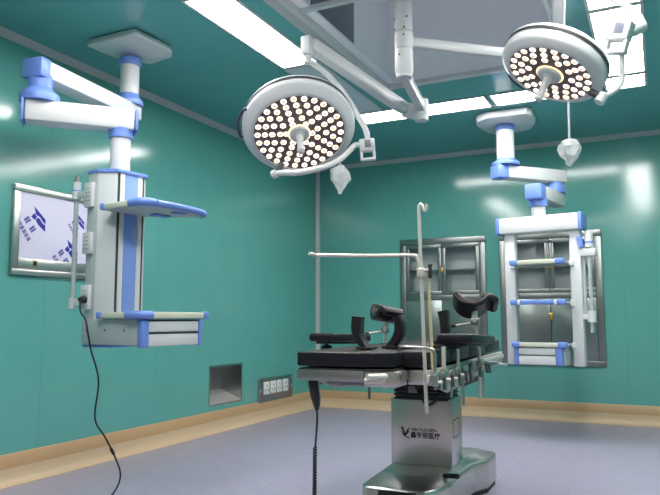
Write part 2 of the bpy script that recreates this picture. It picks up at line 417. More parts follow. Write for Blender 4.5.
# left (large) lamp
r = thing('surgical_light', 'large round surgical light on the left, seen nearly face on, above the table', 'surgical light', (2.068, -4.269, 1.95), 0, 'twin surgical lights')
o1 = V(r.location)
def L(p): return V(p) - o1
MB().tube([L((2.601, -3.99, 2.5)), L((2.601, -3.99, 2.46))], .046, M['offwhite'], 24).build('arm_hub', r)
MB().bar(L((2.601, -4.0, 2.49)), L((2.490, -3.325, 2.49)), .055, .075, M['offwhite'], .012).build('extension_arm', r)
b = MB(); b.tube([L((2.488, -3.325, 2.545)), L((2.488, -3.325, 2.40))], .046, M['offwhite'], 20)
b.tube([L((2.488, -3.325, 2.452)), L((2.40, -3.42, 2.462))], .052, M['offwhite'], 20); b.build('elbow_joint', r)
spring_arm(r, L((2.40, -3.44, 2.468)), L((2.115, -4.235, 2.66)), .075, .075)
b = MB(); b.box(L((2.107, -4.25, 2.645)), (.06, .075, .11), M['offwhite'], .012); b.tube([L((2.105, -4.245, 2.60)), L((2.105, -4.245, 2.545))], .024, M['offwhite'], 16); b.build('drop_bracket', r)
yk = [(2.105, -4.245, 2.56), (2.125, -4.215, 2.548), (2.175, -4.13, 2.505), (2.253, -4.06, 2.397), (2.326, -4.02, 2.257), (2.368, -4.02, 2.181), (2.392, -4.045, 2.115), (2.40, -4.065, 2.09)]
MB().tube([L(p) for p in yk], .017, M['offwhite'], 12, smooth=5).build('outer_yoke', r)
control_box(r, L((2.402, -4.075, 2.048)), Matrix.Rotation(.45, 3, 'Z') @ Matrix.Rotation(-.08, 3, 'Y'))
yk2 = [(2.385, -4.085, 2.058), (2.35, -4.12, 2.062), (2.332, -4.158, 2.026), (2.307, -4.24, 1.957), (2.262, -4.355, 1.893), (2.173, -4.455, 1.852), (2.085, -4.50, 1.85), (2.045, -4.50, 1.85)]
MB().tube([L(p) for p in yk2], .016, M['offwhite'], 12, smooth=5).build('inner_yoke', r)
MB().tube([L((2.052, -4.502, 1.852)), L((2.03, -4.498, 1.847)), ], .024, M['offwhite'], 14).build('pivot_cap', r)
MB().tube([L((2.048, -4.495, 1.862)), L((2.06, -4.46, 1.91))], .018, M['groove'], 12).build('pivot_pin', r)
mxL = lamp_head(r, L((2.071, -4.286, 2.140)), (.3393, -.4869, -.8048), .322, .258, .056, [(.236, 26), (.195, 21), (.153, 16), (.108, 11), (.074, 6)], .035, [PI * .98], .1)
for o in [o for o in COL.objects if o.name.startswith('side_handle') and o.parent is r]: pass

# right (smaller) lamp
r2 = thing('surgical_light', 'smaller round surgical light on the right, tilted left so its thick rim shows', 'surgical light', (3.434, -4.128, 2.1), 0, 'twin surgical lights')
o1 = V(r2.location)
MB().tube([L((2.603, -3.99, 2.72)), L((2.603, -3.99, 2.635))], .0545, M['offwhite'], 24).build('arm_hub', r2)
MB().bar(L((2.603, -3.99, 2.675)), L((3.36, -3.33, 2.675)), .05, .062, M['offwhite'], .012).build('extension_arm', r2)
b = MB(); b.tube([L((3.37, -3.32, 2.73)), L((3.37, -3.32, 2.58))], .042, M['offwhite'], 20); b.build('elbow_joint', r2)
spring_arm(r2, L((3.375, -3.34, 2.62)), L((3.478, -4.02, 2.93)), .07, .07)
b = MB(); b.box(L((3.482, -4.04, 2.92)), (.06, .075, .10), M['offwhite'], .012); b.tube([L((3.484, -4.05, 2.88)), L((3.484, -4.05, 2.80))], .022, M['offwhite'], 14); b.build('drop_bracket', r2)
yk = [(3.484, -4.05, 2.81), (3.56, -3.99, 2.80), (3.70, -3.93, 2.74), (3.83, -3.93, 2.63), (3.868, -3.94, 2.54), (3.85, -3.96, 2.51), (3.80, -4.02, 2.475)]
MB().tube([L(p) for p in yk], .015, M['offwhite'], 12, smooth=5).build('outer_yoke', r2)
MB().tube([L((3.855, -3.95, 2.535)), L((3.79, -4.04, 2.48))], .03, M['offwhite'], 16).build('pivot_barrel', r2)
control_box(r2, L((3.755, -4.09, 2.455)), Matrix.Rotation(-.35, 3, 'Z') @ Matrix.Rotation(.28, 3, 'Y') @ Matrix.Rotation(-.1, 3, 'X'), k=1.3)
yk2 = [(3.762, -4.08, 2.40), (3.76, -4.077, 2.31), (3.757, -4.073, 2.235), (3.735, -4.08, 2.195), (3.705, -4.086, 2.172), (3.665, -4.10, 2.148)]
MB().tube([L(p) for p in yk2], .014, M['offwhite'], 12, smooth=5).build('inner_yoke', r2)
MB().tube([L((3.675, -4.10, 2.165)), L((3.648, -4.11, 2.125))], .026, M['offwhite'], 16).build('pivot_cap', r2)
MB().tube([L((3.66, -4.105, 2.15)), L((3.61, -4.10, 2.19))], .018, M['groove'], 12).build('pivot_pin', r2)
mxR = lamp_head(r2, L((3.426, -4.075, 2.329)), (-.3579, -.2926, -.8867), .268, .216, .062, [(.195, 22), (.153, 16), (.113, 10)], .05, [PI * .95], .2, .02)

# the lamps' own beams
def beam(root, mx, power, size):
    l = bpy.data.lights.new('lamp_beam', 'SPOT'); l.energy = power; l.spot_size = size; l.spot_blend = .6; l.color = (1, .86, .68); l.shadow_soft_size = .1
    o = bpy.data.objects.new('lamp_beam', l); COL.objects.link(o); o.parent = root
    o.matrix_local = mx @ Matrix.Translation((0, 0, .17)) @ Matrix.Rotation(PI, 4, 'X')
beam(r, mxL, 60, .8); beam(r2, mxR, 45, .8)

# ------------------------------------------------------------------ bags hanging from the lamps
def bag(top, cord_to, L_, wd, label, sd):
    r = thing('plastic_bag', label, 'plastic bag', V(cord_to) - V((0, 0, L_)), 0, 'clear bags hanging from the lamps')
    rnd = random.Random(sd); b = MB(); m_ = 10; i = b.mi(M['bag']); rings = []
    for f, w in ((0, .22), (.07, .5), (.16, .86), (.3, 1.0), (.45, .98), (.6, .74), (.75, .46), (.88, .26), (1, .05)):
        rings.append([b.bm.verts.new(V((math.cos(2 * PI * j / m_), math.sin(2 * PI * j / m_), 0)) * wd * w * (1 + (.20 if j % 2 else -.22) * rnd.uniform(.3, 1.6)) + V((rnd.uniform(-.006, .006), rnd.uniform(-.006, .006), L_ * (1 - f) + (rnd.uniform(-.008, .008) if 0 < f < 1 else 0)))) for j in range(m_)])
    for p, q in zip(rings, rings[1:]):
        for j in range(m_): f = b.bm.faces.new((p[j], p[(j + 1) % m_], q[(j + 1) % m_], q[j])); f.material_index = i
    b.build('bag_film', r, angle=8)
    MB().tube([V(top) - V(r.location), V((0, 0, L_ * .8))], .0055, M['offwhite'], 8).build('cord', r)
    MB().tube([V((0, 0, L_ * .82)), V((0, 0, L_ * .45))], [.012, .009], M['offwhite'], 10).build('cable_plug', r)
bag((2.307, -4.24, 1.957), (2.306, -4.24, 1.925), .165, .05, 'clear plastic bag knotted below the large left surgical light', 3)
bag((3.515, -4.17, 2.13), (3.510, -4.16, 1.945), .135, .048, 'clear plastic bag on a white cord below the smaller right surgical light', 5)

# ------------------------------------------------------------------ ceiling pendants
def arm(root, a, b, w, h, cap_a, cap_b, ext=.09):
    """pendant arm: white body with blue moulded end caps"""
    a, b = V(a), V(b); d = (b - a).normalized(); p, q = a - d * ext, b + d * ext
    ar = MB().bar(p, q, w, h, M['white'], .018).build('arm', root)
    for flag, e, s in ((cap_a, p, -1), (cap_b, q, 1)):
        if flag: MB().bar(e - d * s * flag[0], e + d * s * flag[1], w * 1.05, h * 1.08, M['blue'], .016).build('end_cap', ar)
    return ar
def flange(root, c, r0, r1, h, name='joint_collar'):
    MB().lathe([(0, 0), (r0, 0), (r0 * 1.02, h * .3), (r0 * 1.0, h * .45), (r1, h * .85), (r1, h), (0, h)], M['blue'], 32, Matrix.Translation(c)).build(name, root)

t = thing('ceiling_pendant', 'blue and white ceiling pendant at left with folded arm, tall column, shelves and drawers', 'medical pendant', (.97, -4.53, .92), 0, 'ceiling pendants')
o1 = V(t.location)
# mount plate: pointed slab under the ceiling
ang = 0.55
plate = [(.842, -4.30), (.865, -3.945), (.80, -3.865), (.575, -3.83), (.445, -3.99), (.41, -4.12), (.405, -4.30)]
MB().prism([(x - o1.x, y - o1.y) for x, y in plate], 2.945 - o1.z, 2.998 - o1.z, M['white'], .012, top_inset=.04).build('mount_plate', t)
PB = V((.55, -4.02, 0))
flange(t, L((PB.x, PB.y, 2.87)), .078, .074, .055)
MB().lathe([(0, 0), (.066, 0), (.066, .10), (.0675, .105), (.066, .11), (.066, .27), (0, .27)], M['white'], 32, Matrix.Translation(L((PB.x, PB.y, 2.61)))).build('mount_pole', t)
flange(t, L((PB.x, PB.y, 2.58)), .095, .07, .08)
E1 = V((.655, -4.87, 0))
arm(t, L((PB.x, PB.y, 2.535)), L((E1.x, E1.y, 2.53)), .14, .11, None, (.075, .01), .065)
flange(t, L((E1.x, E1.y, 2.335)), .11, .068, .10)
MB().lathe([(0, 0), (.07, 0), (.07, .06), (.072, .07), (0, .07)], M['blue'], 32, Matrix.Translation(L((E1.x, E1.y, 2.425)))).build('swivel', t)
CB = V((.97, -4.53, 0))
arm(t, L((E1.x, E1.y, 2.275)), L((CB.x, CB.y, 2.275)), .15, .13, (.0, .02), (.0, .02), .075)
flange(t, L((CB.x, CB.y, 2.165)), .07, .076, .055)
MB().lathe([(0, 0), (.059, 0), (.059, .25), (0, .25)], M['white'], 32, Matrix.Translation(L((CB.x, CB.y, 1.935)))).build('drop_pole', t)
# column and its fittings live in the column's own axes: X out of the front, Y to the right along the front
YAW = math.radians(-7.5); RZ = Matrix.Rotation(YAW, 4, 'Z')
def cmx(): return RZ
def C(p): return RZ @ (V(p) - V((0, 0, .92)))
def cb(m, a, b, mt, bev=0.):
    a, b = V(a), V(b); m.box(C((a + b) / 2), [abs(x) for x in (b - a)], mt, bev, RZ.to_3x3()); return m
def cprism(m, poly, z0, z1, mt, bev=0.): m.prism(poly, z0 - .92, z1 - .92, mt, bev, RZ); return m
n0, n1, s0, s1 = -.085, .095, -.15, .15
col = cprism(MB(), [(n0, s0), (.0, s0), (n1, -.095), (n1, .115), (.06, s1), (n0, s1)], .925, 1.93, M['midgrey'], .004).build('column', t)
cb(MB(), (n0 - .002, s0 - .003, .925), (.0, s0 + .006, 1.93), M['palegrey'], .002).build('side_cover', col)
for y in (-.082, .098): cb(MB(), (n1 - .006, y - .007, 1.10), (n1 + .004, y + .007, 1.93), M['groove']).build('rail_groove', col)
for y0, y1 in ((-.074, -.042), (.055, .09)): cb(MB(), (n1 - .004, y0, 1.10), (n1 + .008, y1, 1.93), M['white'], .002).build('front_rail', col)
cb(MB(), (n1 - .004, -.040, 1.10), (n1 + .007, .053, 1.93), M['bluepanel'], .002).build('front_panel', col)
cprism(MB(), [(n0 - .008, s0 - .008), (.0, s0 - .008), (n1 + .014, -.10), (n1 + .014, .122), (.065, s1 + .006), (n0 - .008, s1 + .006)], 1.928, 1.95, M['blue'], .005).build('top_cap', t)
cprism(MB(), [(n0 - .006, s0 - .006), (.0, s0 - .006), (n1 + .01, -.10), (n1 + .01, .12), (.06, s1), (n0 - .006, s1)], .912, .928, M['blue'], .004).build('bottom_cap', t)
for zc, hh in ((1.80, .145), (1.515, .125), (1.20, .14)):
    so = cb(MB(), (-.098, s0 - .026, zc - hh / 2), (-.025, s0 - .001, zc + hh / 2), M['offwhite'], .004).build('socket_block', t)
    h = MB()
    for q in (-.035, -.012, .012, .035):
        for e in (-.072, -.05): cb(h, (e - .005, s0 - .0275, zc + q - .002), (e + .005, s0 - .0255, zc + q + .002), M['groove'])
    h.build('socket_slot', so)
# upper shelf: rounded tray held out in front of the column
def tray(z, name, curved):
    if curved: out = [(.085, -.175), (.40, -.178), (.425, -.155), (.43, -.02), (.425, .12), (.41, .25), (.385, .325), (.34, .33), (.25, .26), (.12, .17), (.085, .12)]
    else: out = [(.085, -.175), (.40, -.178), (.42, -.16), (.42, .30), (.40, .325), (.12, .325), (.085, .12)]
    tr = cprism(MB(), out, z - .02, z + .008, M['palegrey'], .004).build(name, t)
    MB().bar(C((.11, -.183, z)), C((.34, -.185, z)), .016, .032, M['cream'], .004).build('side_rail', tr)
    MB().bar(C((.075, -.183, z)), C((.115, -.183, z)), .034, .042, M['blue'], .012).build('corner_bumper', tr)
    MB().tube([C(p) for p in [(.325, -.184, z), (.38, -.186, z), (.415, -.176, z), (.432, -.15, z), (.436, -.11, z)]], .0235, M['blue'], 12, smooth=4).build('corner_bumper', tr)
    if curved:
        MB().tube([C(p) for p in [(.437, -.10, z), (.44, .0, z), (.434, .12, z), (.42, .22, z), (.40, .30, z), (.375, .335, z)]], .020, M['blue'], 12, smooth=4).build('front_bumper', tr)
        MB().tube([C(p) for p in [(.385, .327, z), (.345, .338, z)]], .023, M['blue'], 12).build('corner_bumper', tr)
        cb(MB(), (.20, .06, z - .03), (.26, .18, z - .018), M['blue'], .004).build('under_pad', tr)
        cb(MB(), (.36, .08, z - .028), (.405, .17, z - .018), M['blue'], .004).build('under_pad', tr)
    else:
        MB().bar(C((.43, -.11, z)), C((.43, .29, z)), .018, .034, M['cream'], .004).build('front_rail', tr)
        MB().bar(C((.425, .28, z)), C((.425, .335, z)), .034, .044, M['blue'], .012).build('corner_bumper', tr)
    return tr
tray(1.712, 'upper_shelf', True)
tray(1.095, 'lower_shelf', False)
# housing and drawers under the lower shelf
hs = cb(MB(), (-.085, -.165, .93), (.39, -.145, 1.072), M['palegrey'], .003).build('drawer_housing', t)
cb(MB(), (.09, -.145, .935), (.385, .28, 1.072), M['palegrey'], .003).build('drawer_carcass', t)
h = MB()
for e in (-.04, .12, .28): cb(h, (e - .006, -.1662, 1.005), (e + .006, -.1645, 1.017), M['groove'])
h.build('screw_hole', hs)
for z0, z1 in ((1.002, 1.06), (.925, .99)):
    d = cb(MB(), (.39, -.118, z0), (.42, .264, z1), M['white'], .005).build('drawer', t)
    cb(MB(), (.402, -.112, z1 + .001), (.418, .26, z1 + .008), M['groove']).build('drawer_gap', d)
for y0, y1 in ((-.168, -.115), (.262, .292)): cb(MB(), (.385, y0, .918), (.43, y1, 1.07), M['blue'], .012).build('corner_post', t)
# infusion rod at the back left of the column
rod = V((-.215, -.14))
MB().tube([C((rod.x, rod.y, 1.14)), C((rod.x, rod.y, 1.90))], .014, M['palegrey'], 14).build('infusion_rod', t)
for z0, z1, rr in ((1.79, 1.84, .026), (1.135, 1.20, .027)):
    MB().tube([C((rod.x, rod.y, z0)), C((rod.x, rod.y, z1))], rr, M['midgrey'], 16).build('rod_clamp', t)
MB().tube([C((rod.x, rod.y, 1.845)), C((rod.x, rod.y, 1.895))], .024, M['midgrey'], 16).build('rod_clamp', t)
MB().tube([C((rod.x, rod.y, 1.838)), C((rod.x, rod.y, 1.847))], .027, M['blue'], 16).build('clamp_ring', t)
MB().tube([C((rod.x, rod.y, 1.895)), C((rod.x, rod.y, 1.92)), C((rod.x, rod.y, 1.925)), C((rod.x, rod.y, 1.935))], .012, M['dull_steel'], 12).build('rod_tip', t)
for z in (1.815, 1.165): cb(MB(), (rod.x, rod.y - .012, z - .018), (-.09, rod.y + .02, z + .018), M['midgrey'], .004).build('rod_bracket', t)

# power cord plugged into the lowest socket
r = thing('power_cord', 'black power cord plugged into the left pendant and trailing to the floor', 'cord', (.9, -4.45, 0))
o1 = V(r.location)
plug = V((.97, -4.53, .92)) + C((-.05, s0 - .05, 1.185))
MB().tube([L(plug + V((.005, .028, 0))), L(plug), L(plug - V((-.008, .02, 0)))], [.02, .021, .013], M['black'], 14).build('plug', r)
pts = [plug - V((-.008, .02, 0)), (.915, -4.745, 1.115), (.955, -4.745, 1.07), (.965, -4.735, 1.0), (.958, -4.70, .90), (.945, -4.62, .722), (.894, -4.587, .503), (.903, -4.512, .385), (.95, -4.475, .268), (.945, -4.42, .151), (.90, -4.42, .05), (.86, -4.46, .01), (.80, -4.55, .007), (.70, -4.62, .007)]
MB().tube([L(p) for p in pts], .0052, M['black'], 8, smooth=6).build('cable', r)
MB().tube([L((.931, -4.492, .32)), L((.944, -4.479, .285))], .0095, M['black'], 8).build('cable_tie', r)

# right pendant ------------------------------------------------------------
t = thing('ceiling_pendant', 'blue and white ceiling pendant at right, open frame of two posts with shelves', 'medical pendant', (2.91, -1.15, .65), 0, 'ceiling pendants')
o1 = V(t.location)
PB = V((2.61, -1.12, 0))
plate = [(2.36, -1.20), (2.40, -1.36), (2.50, -1.43), (2.86, -1.42), (2.90, -1.33), (2.885, -1.05), (2.82, -.88), (2.72, -.82), (2.47, -.82), (2.40, -.92)]
MB().prism([(x - o1.x, y - o1.y) for x, y in plate], 2.93 - o1.z, 2.998 - o1.z, M['white'], .012, top_inset=-.05).build('mount_plate', t)
flange(t, L((PB.x, PB.y, 2.875)), .09, .095, .055)
MB().lathe([(0, 0), (.083, 0), (.083, .085), (.085, .09), (.083, .095), (.083, .31), (0, .31)], M['white'], 32, Matrix.Translation(L((PB.x, PB.y, 2.57)))).build('mount_pole', t)
flange(t, L((PB.x, PB.y, 2.535)), .13, .09, .06)
E1 = V((3.00, -.72, 0))
arm(t, L((PB.x - .01, PB.y, 2.47)), L((E1.x, E1.y, 2.465)), .15, .125, (.10, .02), None, .10)
flange(t, L((E1.x, E1.y, 2.295)), .10, .07, .11)
CB = V((2.905, -1.17, 0))
arm(t, L((E1.x, E1.y, 2.235)), L((CB.x, CB.y, 2.235)), .15, .13, None, (.11, .03), .10)
flange(t, L((CB.x, CB.y, 2.105)), .08, .085, .07)
MB().lathe([(0, 0), (.065, 0), (.065, .16), (0, .16)], M['white'], 32, Matrix.Translation(L((CB.x, CB.y, 1.99)))).build('drop_pole', t)
YW = math.radians(-8); RZ = Matrix.Rotation(YW, 4, 'Z')
def F(p): return RZ @ V((p[0] - 2.91, p[1], p[2] - .65))
def fb(m, a, b, mt, bev=0.):
    a, b = V(a), V(b); m.box(F((a + b) / 2), [abs(x) for x in (b - a)], mt, bev, RZ.to_3x3()); return m
bm_ = fb(MB(), (2.545, -.095, 1.865), (3.275, .095, 2.015), M['white'], .016).build('cross_beam', t)
for x0, x1 in ((2.515, 2.55), (3.27, 3.305)): fb(MB(), (x0, -.1, 1.86), (x1, .1, 2.02), M['blue'], .014).build('end_cap', bm_)
for xx in (2.628, 3.225):
    ps = fb(MB(), (xx - .05, -.045, .65), (xx + .05, .045, 1.87), M['white'], .014).build('post', t)
    ho = MB()
    for k in range(6): ho.tube([F((xx + (-.0505 if xx < 2.9 else .0505), -.01, .78 + .17 * k)), F((xx + (-.056 if xx < 2.9 else .056), -.01, .78 + .17 * k))], .012, M['palegrey'], 10)
    ho.build('gas_port', ps)
def rshelf(z, mid, name):
    sh = fb(MB(), (2.69, -.22, z - .012), (3.165, .14, z + .008), M['palegrey'], .004).build(name, t)
    fb(MB(), (2.755, -.236, z - .018), (3.10, -.216, z + .022), mid, .005).build('front_rail', sh)
    for x0, x1 in ((2.685, 2.76), (3.095, 3.175)): fb(MB(), (x0, -.245, z - .024), (x1, -.18, z + .028), M['blue'], .014).build('corner_bumper', sh)
    for xx in (2.66, 3.19): fb(MB(), (xx - .022, -.06, z - .035), (xx + .022, .05, z + .02), M['white'], .006).build('shelf_bracket', sh)
    return sh
rshelf(1.575, M['cream'], 'upper_shelf'); s_ = rshelf(1.215, M['blue'], 'middle_shelf'); rshelf(.84, M['cream'], 'lower_shelf')
for xx in (2.765, 3.09): fb(MB(), (xx - .012, -.2465, 1.195), (xx + .012, -.215, 1.24), M['white'], .004).build('rail_band', s_)
fb(MB(), (2.70, -.20, .665), (3.15, .13, .83), M['palegrey'], .004).build('drawer_carcass', t)
for z0, z1 in ((.755, .812), (.668, .74)): fb(MB(), (2.745, -.222, z0), (3.07, -.198, z1), M['white'], .005).build('drawer', t)
for x0, x1 in ((2.70, 2.745), (3.07, 3.135)): fb(MB(), (x0, -.225, .66), (x1, -.19, .82), M['blue'], .012).build('corner_post', t)
RD = (3.345, -.03)
MB().tube([F((*RD, .95)), F((*RD, 1.80))], .016, M['palegrey'], 14).build('infusion_rod', t)
MB().tube([F((RD[0] - .055, RD[1] + .02, 1.1)), F((RD[0] - .055, RD[1] + .02, 1.72))], .016, M['palegrey'], 14).build('infusion_rod', t)
fb(MB(), (3.27, -.06, 1.62), (3.40, .02, 1.69), M['white'], .01).build('rod_bracket', t)
fb(MB(), (3.27, -.05, 1.06), (3.37, .02, 1.11), M['white'], .008).build('rod_bracket', t)
MB().tube([F((*RD, 1.70)), F((*RD, 1.83))], .036, M['white'], 18).build('rod_clamp', t)
MB().tube([F((*RD, 1.735)), F((*RD, 1.752))], .038, M['blue'], 18).build('clamp_ring', t)
MB().tube([F((*RD, 1.04)), F((*RD, 1.14))], .036, M['white'], 18).build('rod_clamp', t)
MB().tube([F((RD[0], RD[1], 1.83)), F((RD[0], RD[1], 1.85))], .026, M['offwhite'], 14).build('rod_tip', t)
MB().tube([F((RD[0] - .06, RD[1] - .03, 1.70)), F((RD[0] - .075, RD[1] - .03, 1.80))], .022, M['blue'], 12).build('hose_connector', t)

# ------------------------------------------------------------------ wall fittings
# film viewer on the left wall
VY0, VY1, VZ0, VZ1 = -4.503, -3.80, 1.372, 1.985
t = thing('film_viewer', 'stainless framed film viewing box on the left wall, screen under printed protective film', 'film viewer', (0, (VY0 + VY1) / 2, VZ0))
o1 = V(t.location); b = MB()
for y0, y1, z0, z1 in [(VY0, VY1, VZ1 - .048, VZ1), (VY0, VY1, VZ0, VZ0 + .04), (VY0, VY0 + .052, VZ0 + .04, VZ1 - .048), (VY1 - .052, VY1, VZ0 + .04, VZ1 - .048)]:
    b.span(L((.001, y0, z0)), L((.028, y1, z1)), M['steel'], .005)
b.build('frame', t)
MB().span(L((.001, VY0 + .052, VZ0 + .04)), L((.02, VY1 - .052, VZ0 + .115)), M['steel'], .003).build('control_strip', t)
b = MB(); b.span(L((.0195, -4.33, VZ0 + .062)), L((.0225, -4.295, VZ0 + .105)), M['brass']); b.span(L((.0222, -4.322, VZ0 + .07)), L((.028, -4.303, VZ0 + .097)), M['black'], .002); b.build('switch', t)
sc = MB().span(L((.001, VY0 + .052, VZ0 + .115)), L((.016, VY1 - .052, VZ1 - .048)), M['filmwhite']).build('screen', t)
def logo(y, z, s, skip=0):
    """slanting chevron mark with two rows of strokes beside it"""
    rot = Matrix.Rotation(math.radians(-52), 2)
    def pt(a, b): q = rot @ V((a, b)); return V((.0165, y + q.x * s, z + q.y * s)) - o1
    def pm(a, b): return V((.0165, y + a * s / .075, z + b * s / .075)) - o1
    m = MB()
    for poly in ([(-.05, .078), (.05, -.005), (.05, -.040), (.022, -.018), (.0, .008), (-.034, .020)], [(-.072, .0), (-.048, .03), (-.022, .006), (-.04, -.018)],
                 [(-.036, -.018), (-.012, .004), (.008, -.014), (.024, -.034), (.05, -.046), (.05, -.092), (-.01, -.05)]):
        m.flat([pm(*p) for p in poly], M['filmblue'])
    m.build('printed_mark', sc)
    m = MB(); rr = random.Random(int(y * 100))
    for row, h, w, n in ((-1.55, .62, .62, 2), (-2.35, .40, .36, 5)):
        for k in range(n):
            x0 = -.85 + k * (2.0 / n)
            for q in range(4): bb = row + h * (q / 4); m.flat([pt(x0, bb), pt(x0 + w * rr.uniform(.6, 1), bb), pt(x0 + w * .9, bb + h * .13), pt(x0, bb + h * .13)], M['filmblue'])
            for e in (.15, .6): m.flat([pt(x0 + w * e, row - .05), pt(x0 + w * (e + .17), row - .05), pt(x0 + w * (e + .17), row + h), pt(x0 + w * e, row + h)], M['filmblue'])
    m.build('printed_lettering', sc)
logo(-4.285, 1.775, .075); logo(-3.985, 1.575, .075); logo(-3.915, 1.80, .05)

# recessed stainless return air opening
t = thing('return_air_niche', 'square stainless return air opening low in the left wall', 'wall vent', (0, (NI[0] + NI[1]) / 2, NI[2]))
o1 = V(t.location); y0, y1, z0, z1 = NI; D = -.26; b = MB(); e = .004
b.span(L((D, y0, z0)), L((D + .006, y1, z1)), M['dull_steel'])
b.prism([(D, .10), (.001, e), (.001, 0), (D, 0)], y0 - o1.y, y1 - o1.y, M['niche_floor'], 0, Matrix(((1, 0, 0, 0), (0, 0, 1, 0), (0, 1, 0, 0), (0, 0, 0, 1)))); b.span(L((D, y0, z1 - e)), L((.001, y1, z1)), M['mirror_steel'])  # floor wedge slopes towards the room, shaped to catch the ceiling light
b.span(L((D, y0, z0)), L((.001, y0 + e, z1)), M['mirror_steel']); b.span(L((D, y1 - e, z0)), L((.001, y1, z1)), M['mirror_steel'])
b.build('liner', t)
b = MB(); w = .012
for p, q in [((y0 - w, z0 - w), (y1 + w, z0)), ((y0 - w, z1), (y1 + w, z1 + w)), ((y0 - w, z0), (y0, z1)), ((y1, z0), (y1 + w, z1))]:
    b.span(L((.0, p[0], p[1])), L((.004, q[0], q[1])), M['mirror_steel'])
b.build('flange', t)

# socket panel
t = thing('socket_panel', 'stainless panel of four white sockets low in the left wall by the corner', 'socket panel', (0, -1.025, .185))
o1 = V(t.location)
b = MB(); b.span(L((.0, -1.385, .185)), L((.012, -.66, .44)), M['dull_steel'], .004); b.build('plate', t)
b = MB()
for p, q in [((-1.385, .425), (-.66, .44)), ((-1.385, .185), (-.66, .20)), ((-1.385, .2), (-1.365, .425)), ((-.68, .2), (-.66, .425))]: b.span(L((.01, *p)), L((.017, *q)), M['mirror_steel'], .002)
b.build('rim', t)
for k in range(4):
    yc = -1.235 + k * .138
    s = MB().span(L((.011, yc - .056, .265)), L((.022, yc + .056, .40)), M['socketwhite'], .005).build('socket', t)
    m = MB(); m.span(L((.0215, yc - .03, .30)), L((.0235, yc - .022, .325)), M['groove']); m.span(L((.0215, yc + .022, .30)), L((.0235, yc + .03, .325)), M['groove']); m.span(L((.0215, yc - .004, .345)), L((.0235, yc + .004, .37)), M['groove']); m.build('socket_slot', s)
m = MB()
for y in (-1.35, -.695): m.tube([L((.012, y, .31)), L((.019, y, .31))], .012, M['chrome'], 12)
m.build('screw', t)

# built-in stainless cabinets in the back wall
def cabinet(x0, x1, label):
    t = thing('storage_cabinet', label, 'cabinet', ((x0 + x1) / 2, 0, CZ0), 0, 'stainless wall cabinets')
    W = x1 - x0; H = CZ1 - CZ0; zs = .745; D = .2; fw = .06
    def S(m, a, b, mt, bev=0.): return m.span(a, b, mt, bev)
    b = MB()
    for p, q in [((-W / 2, .0, 0), (-W / 2 + .006, D, H)), ((W / 2 - .006, 0, 0), (W / 2, D, H)), ((-W / 2, D - .006, 0), (W / 2, D, H)), ((-W / 2, 0, 0), (W / 2, D, .006)), ((-W / 2, 0, H - .006), (W / 2, D, H)), ((-W / 2, .02, zs - .008), (W / 2, D, zs + .008))]: S(b, p, q, M['cabinside'])
    b.build('carcass', t)
    b = MB(); o = .012
    for p, q in [((-W / 2 - o, 0), (W / 2 + o, fw)), ((-W / 2 - o, H - fw), (W / 2 + o, H + o)), ((-W / 2 - o, fw), (-W / 2 + fw, H - fw)), ((W / 2 - fw, fw), (W / 2 + o, H - fw)), ((-W / 2 + fw, zs - .03), (W / 2 - fw, zs + .03))]:
        S(b, (p[0], -.022, p[1]), (q[0], .012, q[1]), M['cab_steel'], .006)
    b.build('frame', t)
    S(MB(), (-W / 2 + .008, .03, zs + .315), (W / 2 - .008, D - .01, zs + .328), M['cab_steel']).build('shelf', t)
    for sgn in (-1, 1):
        xa, xb = (-W / 2 + fw, -.003) if sgn < 0 else (.003, W / 2 - fw); za, zb = zs + .032, H - fw - .002
        b = MB(); k = .045
        for p, q in [((xa, za), (xb, za + k)), ((xa, zb - k), (xb, zb)), ((xa, za + k), (xa + k, zb - k)), ((xb - k, za + k), (xb, zb - k))]: S(b, (p[0], -.026, p[1]), (q[0], -.004, q[1]), M['cab_steel'], .004)
        d = b.build('glazed_door', t)
        S(MB(), (xa + k, -.016, za + k), (xb - k, -.012, zb - k), M['glass']).build('pane', d)
        hx = -.026 * -sgn if False else sgn * .024
        if sgn > 0: S(MB(), (-.022, -.042, (za + zb) / 2 - .04), (.022, -.024, (za + zb) / 2 + .02), M['brass'], .005).build('latch', d)
        d = S(MB(), (xa, -.026, fw + .002), (xb, -.006, zs - .032), M['cab_door'], .004).build('solid_door', t)
        if sgn > 0: S(MB(), (-.022, -.042, zs * .5 + .11), (.022, -.024, zs * .5 + .19), M['brass'], .005).build('latch', d)
    return t
cabinet(*CAB[0], 'stainless glass fronted cabinet in the back wall behind the operating table')
cabinet(*CAB[1], 'stainless glass fronted cabinet in the back wall behind the right pendant')

# ------------------------------------------------------------------ operating table (u across, v along, from the near left corner)
TO = (2.483, -5.054, 0); TR = math.radians(2.5)
t = thing('operating_table', 'stainless operating table with black cushions standing mid room on a heavy base', 'operating table', TO, TR)
S = lambda m, a, b, mt, bev=0.: m.span(a, b, mt, bev)
base = [(-.02, .84), (.31, .84), (.35, .90), (.392, 1.08), (.384, 1.40), (.40, 1.62), (.46, 1.76), (.465, 2.02), (.43, 2.07), (-.07, 2.07), (-.13, 2.0), (-.13, 1.74), (-.07, 1.58), (-.065, 1.2), (-.055, .90)]
bs = MB().prism(base, .018, .2, M['steel'], .022).build('base', t)
MB().prism([(x * .97 + .005, 1.455 + (y - 1.455) * .97) for x, y in base], 0, .022, M['black']).build('rubber_skirt', bs)
MB().prism([(x * .93 + .01, 1.455 + (y - 1.455) * .955) for x, y in base], .198, .236, M['steel'], 0, top_inset=.22).build('base_deck', bs)
S(MB(), (.06, .832, .06), (.262, .842, .188), M['black'], .003).build('control_panel', bs)
MB().tube([(.165, .834, .165), (.165, .83, .165)], .006, M['socketwhite'], 10).build('indicator_lamp', bs)
